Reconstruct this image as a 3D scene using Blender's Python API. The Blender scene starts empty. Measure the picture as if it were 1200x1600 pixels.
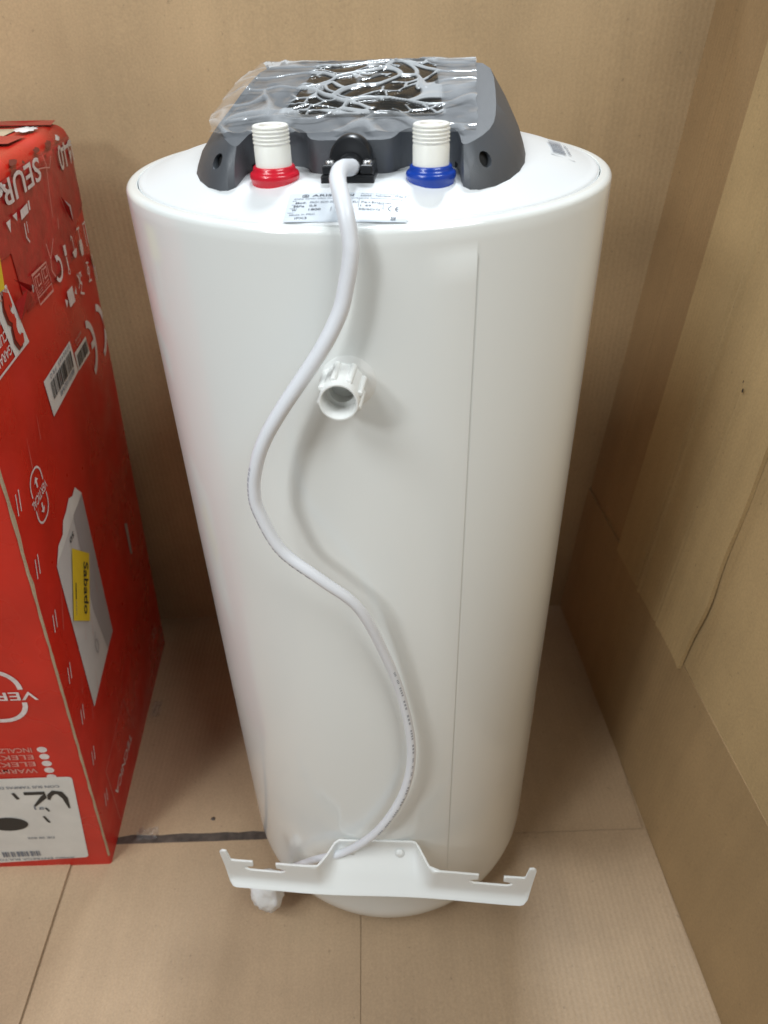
import bpy, bmesh, math, random
from mathutils import Vector, Matrix, noise
from mathutils.geometry import delaunay_2d_cdt
random.seed(7)
S = bpy.context.scene
COL = S.collection
PI = math.pi

# ------------------------------------------------------------------ camera
H = 0.837
cam_d = bpy.data.cameras.new('camera')
cam = bpy.data.objects.new('camera', cam_d)
COL.objects.link(cam)
S.camera = cam
pan, pitch, roll = 0.0065, 0.6264, -0.0286
fw = Vector((math.sin(pan)*math.cos(pitch), math.cos(pan)*math.cos(pitch), -math.sin(pitch)))
r0 = fw.cross(Vector((0, 0, 1))).normalized()
u0 = r0.cross(fw)
rt = r0*math.cos(roll) + u0*math.sin(roll)
up = -r0*math.sin(roll) + u0*math.cos(roll)
cam.matrix_world = Matrix(((rt.x, up.x, -fw.x, 0.0), (rt.y, up.y, -fw.y, -0.5975),
                           (rt.z, up.z, -fw.z, H+0.1105), (0, 0, 0, 1)))
cam_d.sensor_fit = 'VERTICAL'
cam_d.sensor_height = 36.0
cam_d.lens = 1146.4/1600*36
cam_d.clip_start = 0.02
cam_d.clip_end = 60
cam_d.dof.use_dof = True
cam_d.dof.focus_distance = 0.56
cam_d.dof.aperture_fstop = 25.79/3.0

# ------------------------------------------------------------------ light
world = bpy.data.worlds.new('World')
S.world = world
world.use_nodes = True
bg = world.node_tree.nodes['Background']
bg.inputs[0].default_value = (0.93, 0.97, 1.0, 1)
bg.inputs[1].default_value = 0.04


def lamp(name, loc, target, sx, sy, power, col):
    d = bpy.data.lights.new(name, 'AREA')
    d.shape = 'RECTANGLE'
    d.size, d.size_y, d.energy, d.color = sx, sy, power, col
    o = bpy.data.objects.new(name, d)
    COL.objects.link(o)
    o.location = loc
    o.rotation_euler = (Vector(target)-Vector(loc)).to_track_quat('-Z', 'Y').to_euler()
    return o


lamp('wall_lamp', (-1.35, -1.45, 1.80), (0.0, 0.0, 0.6), 0.30, 0.30, 11, (0.95, 0.985, 1.0))
lamp('ceiling_lamp', (-1.30, -1.10, 2.7), (0.0, 0.0, 0.6), 1.2, 0.7, 32, (0.92, 0.975, 1.0))
lamp('ceiling_lamp', (1.10, -1.30, 2.7), (0.0, 0.0, 0.6), 1.2, 0.7, 34, (0.92, 0.975, 1.0))
lamp('ceiling_lamp', (0.22, 1.38, 3.0), (0.0, 0.0, 0.6), 0.45, 0.30, 46, (0.88, 0.945, 1.0))

S.render.engine = 'CYCLES'
S.cycles.use_denoising = True
S.cycles.max_bounces = 10
S.cycles.transparent_max_bounces = 16
S.view_settings.view_transform = 'Standard'
S.view_settings.look = 'None'
S.view_settings.exposure = 0.14
S.view_settings.gamma = 1.0

# ------------------------------------------------------------------ materials


def mat(name, col, rough=0.5, metal=0.0, spec=0.5, coat=0.0, bump=None, var=None, trans=0.0, sss=0.0):
    """bump = (scale, strength, distance) noise relief; var = (scale, amount) value variation"""
    m = bpy.data.materials.new(name)
    m.use_nodes = True
    nt = m.node_tree
    b = nt.nodes['Principled BSDF']
    b.inputs['Base Color'].default_value = (*col, 1)
    b.inputs['Roughness'].default_value = rough
    b.inputs['Metallic'].default_value = metal
    b.inputs['Specular IOR Level'].default_value = spec
    b.inputs['Coat Weight'].default_value = coat
    b.inputs['Coat Roughness'].default_value = 0.08
    b.inputs['Transmission Weight'].default_value = trans
    if sss:
        b.inputs['Subsurface Weight'].default_value = sss
        b.inputs['Subsurface Radius'].default_value = (0.004, 0.004, 0.003)
    tc = nt.nodes.new('ShaderNodeTexCoord')
    if var:
        n = nt.nodes.new('ShaderNodeTexNoise')
        n.inputs['Scale'].default_value = var[0]
        n.inputs['Detail'].default_value = 6
        nt.links.new(tc.outputs['Object'], n.inputs['Vector'])
        mr = nt.nodes.new('ShaderNodeMapRange')
        mr.inputs[1].default_value, mr.inputs[2].default_value = 0.3, 0.7
        mr.inputs[3].default_value, mr.inputs[4].default_value = 1-var[1], 1+var[1]
        nt.links.new(n.outputs[0], mr.inputs[0])
        mx = nt.nodes.new('ShaderNodeMix')
        mx.data_type = 'RGBA'
        mx.blend_type = 'MULTIPLY'
        mx.inputs[0].default_value = 1
        mx.inputs[6].default_value = (*col, 1)
        nt.links.new(mr.outputs[0], mx.inputs[7])
        nt.links.new(mx.outputs[2], b.inputs['Base Color'])
    if bump:
        n2 = nt.nodes.new('ShaderNodeTexNoise')
        n2.inputs['Scale'].default_value = bump[0]
        n2.inputs['Detail'].default_value = 3
        nt.links.new(tc.outputs['Object'], n2.inputs['Vector'])
        bp = nt.nodes.new('ShaderNodeBump')
        bp.inputs['Strength'].default_value = bump[1]
        bp.inputs['Distance'].default_value = bump[2]
        nt.links.new(n2.outputs[0], bp.inputs['Height'])
        nt.links.new(bp.outputs[0], b.inputs['Normal'])
    return m


def smudge(m, lo, hi, scale):
    """finger marks and dust: uneven gloss"""
    nt = m.node_tree
    tc = nt.nodes.new('ShaderNodeTexCoord')
    n = nt.nodes.new('ShaderNodeTexNoise')
    n.inputs['Scale'].default_value = scale
    n.inputs['Detail'].default_value = 2
    n.inputs['Roughness'].default_value = .5
    nt.links.new(tc.outputs['Object'], n.inputs['Vector'])
    r = nt.nodes.new('ShaderNodeMapRange')
    r.inputs[1].default_value, r.inputs[2].default_value = .35, .68
    r.inputs[3].default_value, r.inputs[4].default_value = lo, hi
    nt.links.new(n.outputs[0], r.inputs[0])
    nt.links.new(r.outputs[0], nt.nodes['Principled BSDF'].inputs['Roughness'])


def kraft(name, col, axis='Z', rough=0.62, seed=0.0):
    """corrugated board: streaks along the flutes, fibre speckle, broad stains, washboard relief"""
    m = bpy.data.materials.new(name)
    m.use_nodes = True
    nt = m.node_tree
    N, L = nt.nodes, nt.links
    b = N['Principled BSDF']
    b.inputs['Roughness'].default_value = rough
    b.inputs['Specular IOR Level'].default_value = 0.35
    tc = N.new('ShaderNodeTexCoord')

    def noise_(scale3, det, off=0.0):
        mp = N.new('ShaderNodeMapping')
        mp.inputs['Scale'].default_value = scale3
        mp.inputs['Location'].default_value = (seed+off, seed*1.7+off, seed*0.6)
        n = N.new('ShaderNodeTexNoise')
        n.inputs['Scale'].default_value = 1
        n.inputs['Detail'].default_value = det
        L.new(tc.outputs['Object'], mp.inputs['Vector'])
        L.new(mp.outputs[0], n.inputs['Vector'])
        return n
    k = {'Z': (38, 38, .9), 'Y': (38, .9, 38), 'X': (.9, 38, 38)}[axis]
    streak = noise_(k, 3)
    fibre = noise_((420, 420, 420), 4, 3.0)
    stain = noise_((5, 5, 5), 4, 9.0)
    fleck = noise_((160, 160, 160), 2, 5.0)

    def rng(n, a, b_, c, d):
        r = N.new('ShaderNodeMapRange')
        for i, v in enumerate((a, b_, c, d)):
            r.inputs[i+1].default_value = v
        L.new(n.outputs[0], r.inputs[0])
        return r

    def mul(x, y):
        q = N.new('ShaderNodeMath')
        q.operation = 'MULTIPLY'
        L.new(x.outputs[0], q.inputs[0])
        L.new(y.outputs[0], q.inputs[1])
        return q
    f = mul(mul(rng(streak, .3, .7, .965, 1.035), rng(fibre, .25, .75, .90, 1.10)),
            mul(rng(stain, .3, .7, .86, 1.10), rng(fleck, .70, .78, 1.0, 0.72)))
    mx = N.new('ShaderNodeMix')
    mx.data_type = 'RGBA'
    mx.blend_type = 'MULTIPLY'
    mx.inputs[0].default_value = 1
    mx.inputs[6].default_value = (*col, 1)
    L.new(f.outputs[0], mx.inputs[7])
    L.new(mx.outputs[2], b.inputs['Base Color'])
    w = N.new('ShaderNodeTexWave')
    w.bands_direction = {'Z': 'X' if 'back' in name else 'Y', 'Y': 'X', 'X': 'Y'}[axis]
    w.inputs['Scale'].default_value = 45
    w.inputs['Distortion'].default_value = 0.4
    L.new(tc.outputs['Object'], w.inputs['Vector'])
    bp0 = N.new('ShaderNodeBump')
    bp0.inputs['Strength'].default_value = 0.22
    bp0.inputs['Distance'].default_value = 0.0006
    L.new(w.outputs[1], bp0.inputs['Height'])
    bp = N.new('ShaderNodeBump')
    bp.inputs['Strength'].default_value = 0.22
    bp.inputs['Distance'].default_value = 0.0006
    L.new(fibre.outputs[0], bp.inputs['Height'])
    L.new(bp0.outputs[0], bp.inputs['Normal'])
    L.new(bp.outputs[0], b.inputs['Normal'])
    return m


KC = (0.49, 0.345, 0.195)
M = {}
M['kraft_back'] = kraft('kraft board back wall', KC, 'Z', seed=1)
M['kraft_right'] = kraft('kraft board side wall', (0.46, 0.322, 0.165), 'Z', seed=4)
M['kraft_strip_shaded'] = kraft('shaded brown board strip', (0.385, 0.252, 0.126), 'Z', seed=6)  # browner board, its colour also darkened for the heater's shadow near the corner
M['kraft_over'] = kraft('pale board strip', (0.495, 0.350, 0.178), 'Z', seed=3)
M['kraft_low_shaded'] = kraft('shaded kraft board lower flap', (0.395, 0.265, 0.135), 'Z', seed=5)  # shade on the lower flap is put into its board colour
M['kraft_floor'] = kraft('kraft board floor', (0.435, 0.310, 0.195), 'Y', rough=0.5, seed=8)
M['kraft_edge'] = kraft('kraft board torn edge', (0.46, 0.36, 0.24), 'Z', seed=2)
M['concrete'] = mat('polished shop floor', (0.42, 0.42, 0.41), 0.22, var=(9, .08))
M['gap_dark'] = mat('dark grey gap strip', (0.085, 0.068, 0.056), 0.5, var=(90, .35), bump=(120, .5, .002))
M['enamel'] = mat('white enamelled steel', (0.80, 0.82, 0.80), 0.16, coat=0.35, bump=(14, .02, .001))
M['lid_white'] = mat('white plastic lid', (0.74, 0.76, 0.77), 0.28)
M['bracket'] = mat('white painted bracket steel', (0.78, 0.79, 0.77), 0.38, bump=(30, .05, .001))
M['pipe_white'] = mat('white nylon pipe cap', (0.84, 0.83, 0.77), 0.42, sss=0.25)
M['spacer'] = mat('white plastic spacer', (0.80, 0.81, 0.79), 0.33)
M['cable'] = mat('white cable sheath', (0.76, 0.78, 0.82), 0.36)
M['plug'] = mat('white foam wrap', (0.80, 0.80, 0.79), 0.6, bump=(60, .5, .004), sss=0.2)
M['red_ring'] = mat('red plastic ring', (0.62, 0.012, 0.030), 0.27, coat=.3)
M['blue_ring'] = mat('blue plastic ring', (0.008, 0.050, 0.36), 0.27, coat=.3)
M['black'] = mat('charcoal textured plastic', (0.066, 0.073, 0.083), 0.42, spec=.7, bump=(1500, .5, .0005))
M['black2'] = mat('black smooth plastic', (0.014, 0.015, 0.017), 0.32)
M['hole'] = mat('black inside', (0.006, 0.006, 0.006), 0.6)
M['window'] = mat('dark display window', (0.02, 0.018, 0.015), 0.10)
M['steel'] = mat('zinc screw steel', (0.6, 0.6, 0.6), 0.35, metal=1.0)
M['copper'] = mat('copper pipe inside', (0.35, 0.16, 0.08), 0.4, metal=0.6)
M['label'] = mat('white label paper', (0.56, 0.61, 0.66), 0.40)
M['ink'] = mat('grey blue label ink', (0.03, 0.035, 0.055), 0.5)
M['ink_soft'] = mat('soft grey label ink', (0.17, 0.19, 0.23), 0.5)
M['ink_black'] = mat('black ink', (0.02, 0.02, 0.02), 0.5)
M['cable_ink'] = mat('faint grey cable print', (0.36, 0.38, 0.42), 0.5)
M['red'] = mat('glossy red printed board', (0.53, 0.018, 0.009), 0.34, var=(18, .10), bump=(26, .10, .002))
M['tape'] = mat('dark red parcel tape', (0.40, 0.016, 0.016), 0.30, var=(60, .16), bump=(45, .5, .003))
M['print'] = mat('white print on red', (0.66, 0.58, 0.56), 0.4, var=(150, .16))
M['print_dim'] = mat('thin pink print on red', (0.60, 0.26, 0.22), 0.4)
M['sticker'] = mat('white sticker paper', (0.66, 0.64, 0.60), 0.5, var=(30, .06))
M['photo_grey'] = mat('printed pale grey picture', (0.55, 0.53, 0.51), 0.4, var=(14, .06))
M['photo_shade'] = mat('printed mid grey picture', (0.36, 0.34, 0.34), 0.4)
M['yellow'] = mat('yellow paper sticker', (0.70, 0.50, 0.02), 0.55)
M['dark_red'] = mat('dark red print', (0.16, 0.02, 0.015), 0.4)
M['scuff'] = mat('white scuffed paper', (0.72, 0.68, 0.66), 0.7, var=(90, .2), bump=(200, .6, .002))
M['blue_bit'] = mat('blue print scrap', (0.05, 0.12, 0.5), 0.5)


smudge(M['enamel'], .11, .24, 5)
smudge(M['red'], .22, .50, 12)


def film_mat(name, milk0, milk1, rough):
    m = bpy.data.materials.new(name)
    m.use_nodes = True
    nt = m.node_tree
    N, L = nt.nodes, nt.links
    for n in list(N):
        if n.type == 'BSDF_PRINCIPLED':
            N.remove(n)
    out = [n for n in N if n.type == 'OUTPUT_MATERIAL'][0]
    tr = N.new('ShaderNodeBsdfTransparent')
    gl = N.new('ShaderNodeBsdfGlossy')
    gl.inputs['Roughness'].default_value = rough
    df = N.new('ShaderNodeBsdfDiffuse')
    df.inputs[0].default_value = (0.80, 0.83, 0.86, 1)
    fr = N.new('ShaderNodeFresnel')
    fr.inputs['IOR'].default_value = 1.33
    m1 = N.new('ShaderNodeMixShader')
    L.new(fr.outputs[0], m1.inputs[0])
    L.new(tr.outputs[0], m1.inputs[1])
    L.new(gl.outputs[0], m1.inputs[2])
    at = N.new('ShaderNodeAttribute')
    at.attribute_name = 'loose'
    mr = N.new('ShaderNodeMapRange')
    mr.inputs[3].default_value, mr.inputs[4].default_value = milk0, milk1
    L.new(at.outputs['Fac'], mr.inputs[0])
    m2 = N.new('ShaderNodeMixShader')
    L.new(mr.outputs[0], m2.inputs[0])
    L.new(m1.outputs[0], m2.inputs[1])
    L.new(df.outputs[0], m2.inputs[2])
    L.new(m2.outputs[0], out.inputs[0])
    return m


M['film'] = film_mat('clear crinkled film', 0.004, 0.46, 0.12)
M['clear_tape'] = film_mat('clear tape', 0.02, 0.12, 0.12)

# ------------------------------------------------------------------ helpers


def obj(name, verts, faces, material, parent=None, smooth=False, angle=None):
    me = bpy.data.meshes.new(name)
    me.from_pydata([tuple(v) for v in verts], [], faces)
    me.validate()
    me.update()
    me.materials.append(M[material] if isinstance(material, str) else material)
    o = bpy.data.objects.new(name, me)
    COL.objects.link(o)
    if parent:
        o.parent = parent
    if smooth:
        for p in me.polygons:
            p.use_smooth = True
        if angle:
            me.set_sharp_from_angle(angle=math.radians(angle))
    return o


def bmobj(name, bm, material, parent=None, smooth=False, angle=None):
    bmesh.ops.recalc_face_normals(bm, faces=bm.faces)
    me = bpy.data.meshes.new(name)
    bm.to_mesh(me)
    bm.free()
    me.materials.append(M[material])
    o = bpy.data.objects.new(name, me)
    COL.objects.link(o)
    if parent:
        o.parent = parent
    if smooth:
        for p in me.polygons:
            p.use_smooth = True
        if angle:
            me.set_sharp_from_angle(angle=math.radians(angle))
    return o


def bevel(o, w, seg=2, ang=40):
    b = o.modifiers.new('bevel', 'BEVEL')
    b.width, b.segments, b.limit_method, b.angle_limit = w, seg, 'ANGLE', math.radians(ang)
    return o


def thing(name, label, cat, loc=(0, 0, 0), rz=0.0):
    o = bpy.data.objects.new(name, None)
    o.empty_display_size = 0.05
    COL.objects.link(o)
    o.location = loc
    o.rotation_euler = (0, 0, rz)
    o['label'], o['category'] = label, cat
    return o


def lathe(profile, seg=48, origin=(0, 0, 0), axis=(0, 0, 1), close=False, squash=None):
    """profile (r, h) turned about axis; returns verts, faces"""
    a = Vector(axis).normalized()
    t = Vector((1, 0, 0)) if abs(a.x) < .9 else Vector((0, 1, 0))
    e1 = (t - a*t.dot(a)).normalized()
    e2 = a.cross(e1)
    o = Vector(origin)
    V, F = [], []
    n = len(profile)
    for i in range(seg):
        c, s = math.cos(2*PI*i/seg), math.sin(2*PI*i/seg)
        for r, h in profile:
            k = squash(2*PI*i/seg) if squash else 1
            V.append(o + (e1*c + e2*s)*(r*k) + a*h)
    for i in range(seg):
        j = (i+1) % seg
        for k in range(n-1):
            F.append((i*n+k, j*n+k, j*n+k+1, i*n+k+1))
    if close:
        F.append(tuple(i*n for i in range(seg))[::-1])
        F.append(tuple(i*n+n-1 for i in range(seg)))
    return V, F


def spline(pts, n):
    """Catmull-Rom through pts, n samples a span"""
    P = [Vector(p) for p in pts]
    P = [P[0]*2-P[1]] + P + [P[-1]*2-P[-2]]
    out = []
    for i in range(1, len(P)-2):
        a, b, c, d = P[i-1:i+3]
        for k in range(n):
            t = k/n
            out.append(0.5*((2*b) + (c-a)*t + (2*a-5*b+4*c-d)*t*t + (3*b-a-3*c+d)*t**3))
    out.append(P[-2])
    return out


def tube(path, rad, seg=14, cap=True):
    V, F = [], []
    n = len(path)
    prev = None
    fr = []
    for i, p in enumerate(path):
        t = (path[min(i+1, n-1)] - path[max(i-1, 0)]).normalized()
        if prev is None:
            e = Vector((0, -1, 0))
        else:
            e = prev
        e = (e - t*e.dot(t)).normalized()
        prev = e
        b = t.cross(e)
        r = rad(i/(n-1)) if callable(rad) else rad
        fr.append((p, e, b, r))
        for k in range(seg):
            a = 2*PI*k/seg
            V.append(p + (e*math.cos(a) + b*math.sin(a))*r)
    for i in range(n-1):
        for k in range(seg):
            k2 = (k+1) % seg
            F.append((i*seg+k, i*seg+k2, (i+1)*seg+k2, (i+1)*seg+k))
    if cap:
        F.append(tuple(range(seg))[::-1])
        F.append(tuple((n-1)*seg+k for k in range(seg)))
    return V, F, fr


# ---- flat print: 2D shapes that are mapped onto a surface
class Flat:
    def __init__(self):
        self.v, self.f, self.k, self.n = [], [], [], 0

    def add(self, v, f):
        b = len(self.v)
        self.v += [tuple(p) for p in v]
        self.k += [self.n]*(len(self.v)-len(self.k))
        self.n += 1
        self.f += [tuple(i+b for i in q) for q in f]
        return self

    def poly(self, pts):
        return self.add(pts, [tuple(range(len(pts)))])

    def rect(self, x0, y0, x1, y1, nx=1, ny=1):
        v = [(x0+(x1-x0)*i/nx, y0+(y1-y0)*j/ny) for j in range(ny+1) for i in range(nx+1)]
        f = [(j*(nx+1)+i, j*(nx+1)+i+1, (j+1)*(nx+1)+i+1, (j+1)*(nx+1)+i) for j in range(ny) for i in range(nx)]
        return self.add(v, f)

    def stroke(self, pts, w, closed=False):
        P = [Vector(p) for p in pts]
        n = len(P)
        L, R = [], []
        for i in range(n):
            a = P[(i-1) % n] if (closed or i > 0) else P[i]
            b = P[(i+1) % n] if (closed or i < n-1) else P[i]
            d = (b-a).normalized()
            nn = Vector((-d.y, d.x))
            if 0 < i < n-1 or closed:
                d1 = (P[i]-a).normalized()
                c = max(.5, d1.dot(d))
            else:
                c = 1
            ww = (w[i] if isinstance(w, (list, tuple)) else w)/2/c
            L.append(P[i]+nn*ww)
            R.append(P[i]-nn*ww)
        v = [tuple(p) for p in L] + [tuple(p) for p in R]
        m = n if closed else n-1
        f = [(i, (i+1) % n, n+(i+1) % n, n+i) for i in range(m)]
        return self.add(v, f)

    def arc(self, cx, cy, rx, ry, a0, a1, w, n=20):
        return self.stroke([(cx+rx*math.cos(math.radians(a0+(a1-a0)*i/n)), cy+ry*math.sin(math.radians(a0+(a1-a0)*i/n))) for i in range(n+1)], w)

    def disc(self, cx, cy, rx, ry, n=24):
        return self.poly([(cx+rx*math.cos(2*PI*i/n), cy+ry*math.sin(2*PI*i/n)) for i in range(n)])

    def text(self, s, org, dx, dy, bold=.012):
        """string fitted into the box org, org+dx, org+dy"""
        cu = bpy.data.curves.new('lettering', 'FONT')
        cu.body = s
        cu.resolution_u = 3
        cu.offset = bold
        o = bpy.data.objects.new('lettering', cu)
        COL.objects.link(o)
        dg = bpy.context.evaluated_depsgraph_get()
        me = bpy.data.meshes.new_from_object(o.evaluated_get(dg))
        xs = [v.co.x for v in me.vertices]
        ys = [v.co.y for v in me.vertices]
        x0, x1, y0, y1 = min(xs), max(xs), min(ys), max(ys)
        v = []
        for q in me.vertices:
            a = (q.co.x-x0)/(x1-x0)
            b = (q.co.y-y0)/(y1-y0)
            v.append((org[0]+dx[0]*a+dy[0]*b, org[1]+dx[1]*a+dy[1]*b))
        f = [tuple(p.vertices) for p in me.polygons]
        bpy.data.objects.remove(o)
        bpy.data.curves.remove(cu)
        bpy.data.meshes.remove(me)
        return self.add(v, f)

    def xf(self, fn):
        self.v = [fn(*p) for p in self.v]
        return self

    def build(self, name, mapfn, off, material, parent):
        return obj(name, [mapfn(x, y, off+2.5e-5*k) for (x, y), k in zip(self.v, self.k)], self.f, material, parent)


def smooth01(x):
    x = max(0.0, min(1.0, x))
    return x*x*(3-2*x)


# ------------------------------------------------------------------ setting: floor and board walls
def structure(o):
    o['kind'] = 'structure'
    return o


def slab(name, pts, z0, z1, material, parent, bev=0.0008):
    n = len(pts)
    V = [(x, y, z0) for x, y in pts] + [(x, y, z1) for x, y in pts]
    F = [tuple(range(n))[::-1], tuple(range(n, 2*n))] + [(i, (i+1) % n, n+(i+1) % n, n+i) for i in range(n)]
    o = obj(name, V, F, material, parent)
    return bevel(o, bev, 2) if bev else o


floor = structure(obj('floor', [(-6, -6, -.0065), (6, -6, -.0065), (6, 6, -.0065), (-6, 6, -.0065)], [(0, 1, 2, 3)], 'concrete'))
FZ0, FZ1 = -.0016, 0.0



def jag(x0, x1, y, n, amp, sd):
    return [(x0+(x1-x0)*i/n, y+amp*(noise.noise((x0*9+i*.9, sd, 3.1)))) for i in range(n+1)]


slab('under_sheet', [(-1.25, -1.35), (.42, -1.35), (.36, .42), (-1.25, .42)], -.0062, -.0018, 'kraft_floor', floor)
slab('gap_dark', [(-.60, -.0455), (-.06, -.0455), (-.06, -.024), (-.60, -.024)], -.0016, -.0010, 'gap_dark', floor, 0)  # dark strip added under the flaps so the open gap shows dark
# back flap, gap of 1.3 cm left of the heater, closed to the right of it
back_edge = jag(-1.2, -.10, -.0305, 60, .0030, 1) + jag(-.06, .345, -.0455, 12, .0001, 2)
slab('floor_flap', back_edge + [(.345, .41), (-1.2, .41)], -.0008, FZ1, 'kraft_floor', floor)
front_l = jag(-.4255, -.10, -.0425, 14, .0012, 5) + jag(-.06, -.0409, -.0462, 2, .0002, 6)
slab('floor_flap', front_l + [(-.0409, -.32), (-.0389, -1.3), (-.4280, -1.3), (-.4252, -.30)], -.0008, FZ1, 'kraft_floor', floor)
slab('floor_flap', [(-.0402, -.0462), (-.0402, -.3), (-.0382, -1.3), (.40, -1.3), (.350, -.0462)], FZ0, FZ1-.0004, 'kraft_floor', floor)
slab('floor_flap', [(-.4285, -.0435), (-.4265, -.3), (-.4305, -1.3), (-1.2, -1.3), (-1.2, -.0435)], FZ0, FZ1+.0022, 'kraft_floor', floor)


def sheet(name, nu, nv, fn, thick, material, parent, smooth=True):
    V = [fn(i/nu, j/nv) for j in range(nv+1) for i in range(nu+1)]
    F = [(j*(nu+1)+i, j*(nu+1)+i+1, (j+1)*(nu+1)+i+1, (j+1)*(nu+1)+i) for j in range(nv) for i in range(nu)]
    o = obj(name, V, F, material, parent, smooth)
    if thick:
        s = o.modifiers.new('board', 'SOLIDIFY')
        s.thickness, s.offset = thick, 0.0
        e = o.modifiers.new('edges', 'EDGE_SPLIT')
        e.split_angle = math.radians(45)
    return o


# back wall: leans to the right a little like the whole carton, vertical scoring waves
def back_fn(u, v):
    z = -.005 + 1.065*v
    xr = .3945 + .0715*z
    x = -1.25 + (xr+1.25)*u
    y = .400 + .0022*noise.noise((x*3.1, 0.3, z*.8)) + .0012*math.sin(x*23+.6*math.sin(z*3))
    return (x, y, z)


wall_back = structure(sheet('wall_back', 150, 40, back_fn, .005, 'kraft_back', None))


def wx(y, z):
    """inner face of the right board wall"""
    return .3475 - .0489*(y) + .0716*z + .003


def relief(y, z):
    return .0018*noise.noise((0.2, y*5, z*1.2))


def right_fn(u, v):
    y = .3985 - .378*u
    z = .262 + .86*v
    x = wx(y, z) + relief(y, z) + .001
    # shallow vertical scoring
    for yc, a in ((.330, .0006),):
        x += a*math.exp(-((y-yc)/.004)**2)
    return (x, y, z)


wall_right = structure(sheet('wall_right', 220, 20, right_fn, .005, 'kraft_strip_shaded', None))


def lower_fn(u, v):
    y = .3985 - 1.5*u
    z = -.004 + .2658*v
    b = relief(y, z)
    return (wx(y, z) + b - .0025*smooth01(v), y, z)


sheet('lower_flap', 120, 18, lower_fn, .005, 'kraft_low_shaded', wall_right)


# the doubled strip on the right wall: back edge at y .243, front edge at y .012, bottom at z .256
def strip_fn(u, v):
    y = .243 - .231*u
    zb = .256 + .0016*noise.noise((u*9, 2.2, 0))
    z = zb + (1.10-zb)*v
    wob = 0
    if u > .8:
        t = (u-.8)/.2
        wob = t*(.006*noise.noise((1.7, z*11, .4)) + .010*math.exp(-((z-.36)/.05)**2))
    y -= wob
    x = wx(y, z) - .0066 + relief(y, z) + .0010*noise.noise((5.2, y*6, z*2))
    for yc, a, w in ((.157, .0034, .0035), (.150, -.0022, .004), (.088, .0020, .003), (.083, -.0014, .003)):
        yy = yc - .010*(z-.6)
        x += a*math.exp(-((y-yy)/w)**2)
    x -= .003*smooth01((u-.93)/.07)*math.exp(-((z-.33)/.10)**2)
    return (x, y, z)


sheet('doubled_strip', 150, 60, strip_fn, .0045, 'kraft_over', wall_right)


# board in front of the strip, from its edge toward the opening
def front_fn(u, v):
    y = .040 - 1.1*u
    z = .2622 + .85*v
    x = wx(y, z) + relief(y, z) - .002*(1-v)
    return (x, y, z)


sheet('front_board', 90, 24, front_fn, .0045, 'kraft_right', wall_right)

# two dark specks on the side boards
def on_right(y, z, off):
    return (wx(y, z) + relief(y, z) - .0025 - off, y, z)


for y_, z_, r_ in ((.082, .606, .0016), (.078, .598, .0024)):
    obj('dark_speck', [on_right(y_+r_*.6*math.cos(t), z_+r_*math.sin(t), .0105) for t in [2*PI*i/10 for i in range(10)]], [tuple(range(10))], 'ink_black', wall_right)

# ------------------------------------------------------------------ the water heater
PHI = -0.11
heater = thing('water_heater', 'white cylindrical electric water heater standing upside down on the cardboard floor', 'water heater', (0, 0, 0), PHI)
RT = .1765


def zd(r):
    """height of the white lid at radius r"""
    pts = ((0, .8500), (.11, .8500), (.122, .8495), (.132, .8478), (.145, .8445), (.157, .8402), (.164, .8378), (.175, .8368), (.3, .83))
    for (a, za), (b, zb) in zip(pts, pts[1:]):
        if r <= b:
            t = (r-a)/(b-a)
            return za+(zb-za)*t
    return .83


def casing():
    prof = [(0.0, 0.0), (.09, 0.0), (.110, .0008)]
    # rounded bottom
    for i in range(1, 13):
        a = PI/2*i/12
        prof.append((.110 + .0665*math.sin(a)**.92, .001 + .066*(1-math.cos(a))))
    zs = [.09, .10, .15, .25, .35, .45, .55, .65, .75, .80, .8165, .8185, .826]
    prof += [(RT, z) for z in zs]
    for i in range(1, 8):
        a = PI/2*i/7
        prof.append((RT-.0050+.0050*math.cos(a), .8318+.0050*math.sin(a)))
    prof += [(.1688, .8368), (.1682, .8362), (.1678, .8335)]
    n = len(prof)
    sa = math.radians(-63.4)
    angs = [sa + 2*PI*i/160 for i in range(160)]
    # extra columns near the seam
    extra = [sa + math.radians(d) for d in (-.30, -.8, .5, 1.0)]
    angs = sorted(angs + extra)
    i0 = angs.index(sa)
    angs = angs[i0:] + [a+2*PI for a in angs[:i0]] + [sa+2*PI]
    V, F = [], []
    for q, a in enumerate(angs):
        d = math.degrees(a-sa)
        for r, z in prof:
            k = 0.0
            if .085 < z < .8175:
                if d > 348:
                    k = .00075*smooth01((d-348)/9)     # lapped sheet end rising over the other
                if q == len(angs)-1:
                    k = .0007
                if q == 0:
                    k = -.0009
            V.append(((r+k)*math.cos(a), (r+k)*math.sin(a), z))
    for q in range(len(angs)-1):
        for k in range(n-1):
            F.append((q*n+k, (q+1)*n+k, (q+1)*n+k+1, q*n+k+1))
    q = len(angs)-1
    for k in range(n-1):                                # step face of the lap
        F.append((q*n+k, 0*n+k, 0*n+k+1, q*n+k+1))
    return V, F


V, F = casing()
cas = obj('casing', V, F, 'enamel', heater, True, 35)
prof = [(.1676, .832), (.1674, .8362), (.1668, .8370), (.166, zd(.166)+.0002)]
prof += [(r/1000, zd(r/1000)) for r in range(164, 0, -4)] + [(0.0005, zd(0))]
V, F = lathe(prof, 128)
lid = obj('top_lid', V, F, 'lid_white', heater, True, 50)


def M_disc(x, y, off):
    return (x, y, zd(math.hypot(x, y))+off)


# ---- rating label on the lid
X0, X1, Y0, Y1 = -.0325, .0385, -.1662, -.1365
fl = Flat().rect(X0, Y0, X1, Y1, 12, 10)
lab = fl.build('rating_label', M_disc, .0003, 'label', heater)
LW, LH = X1-X0, Y1-Y0


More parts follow.
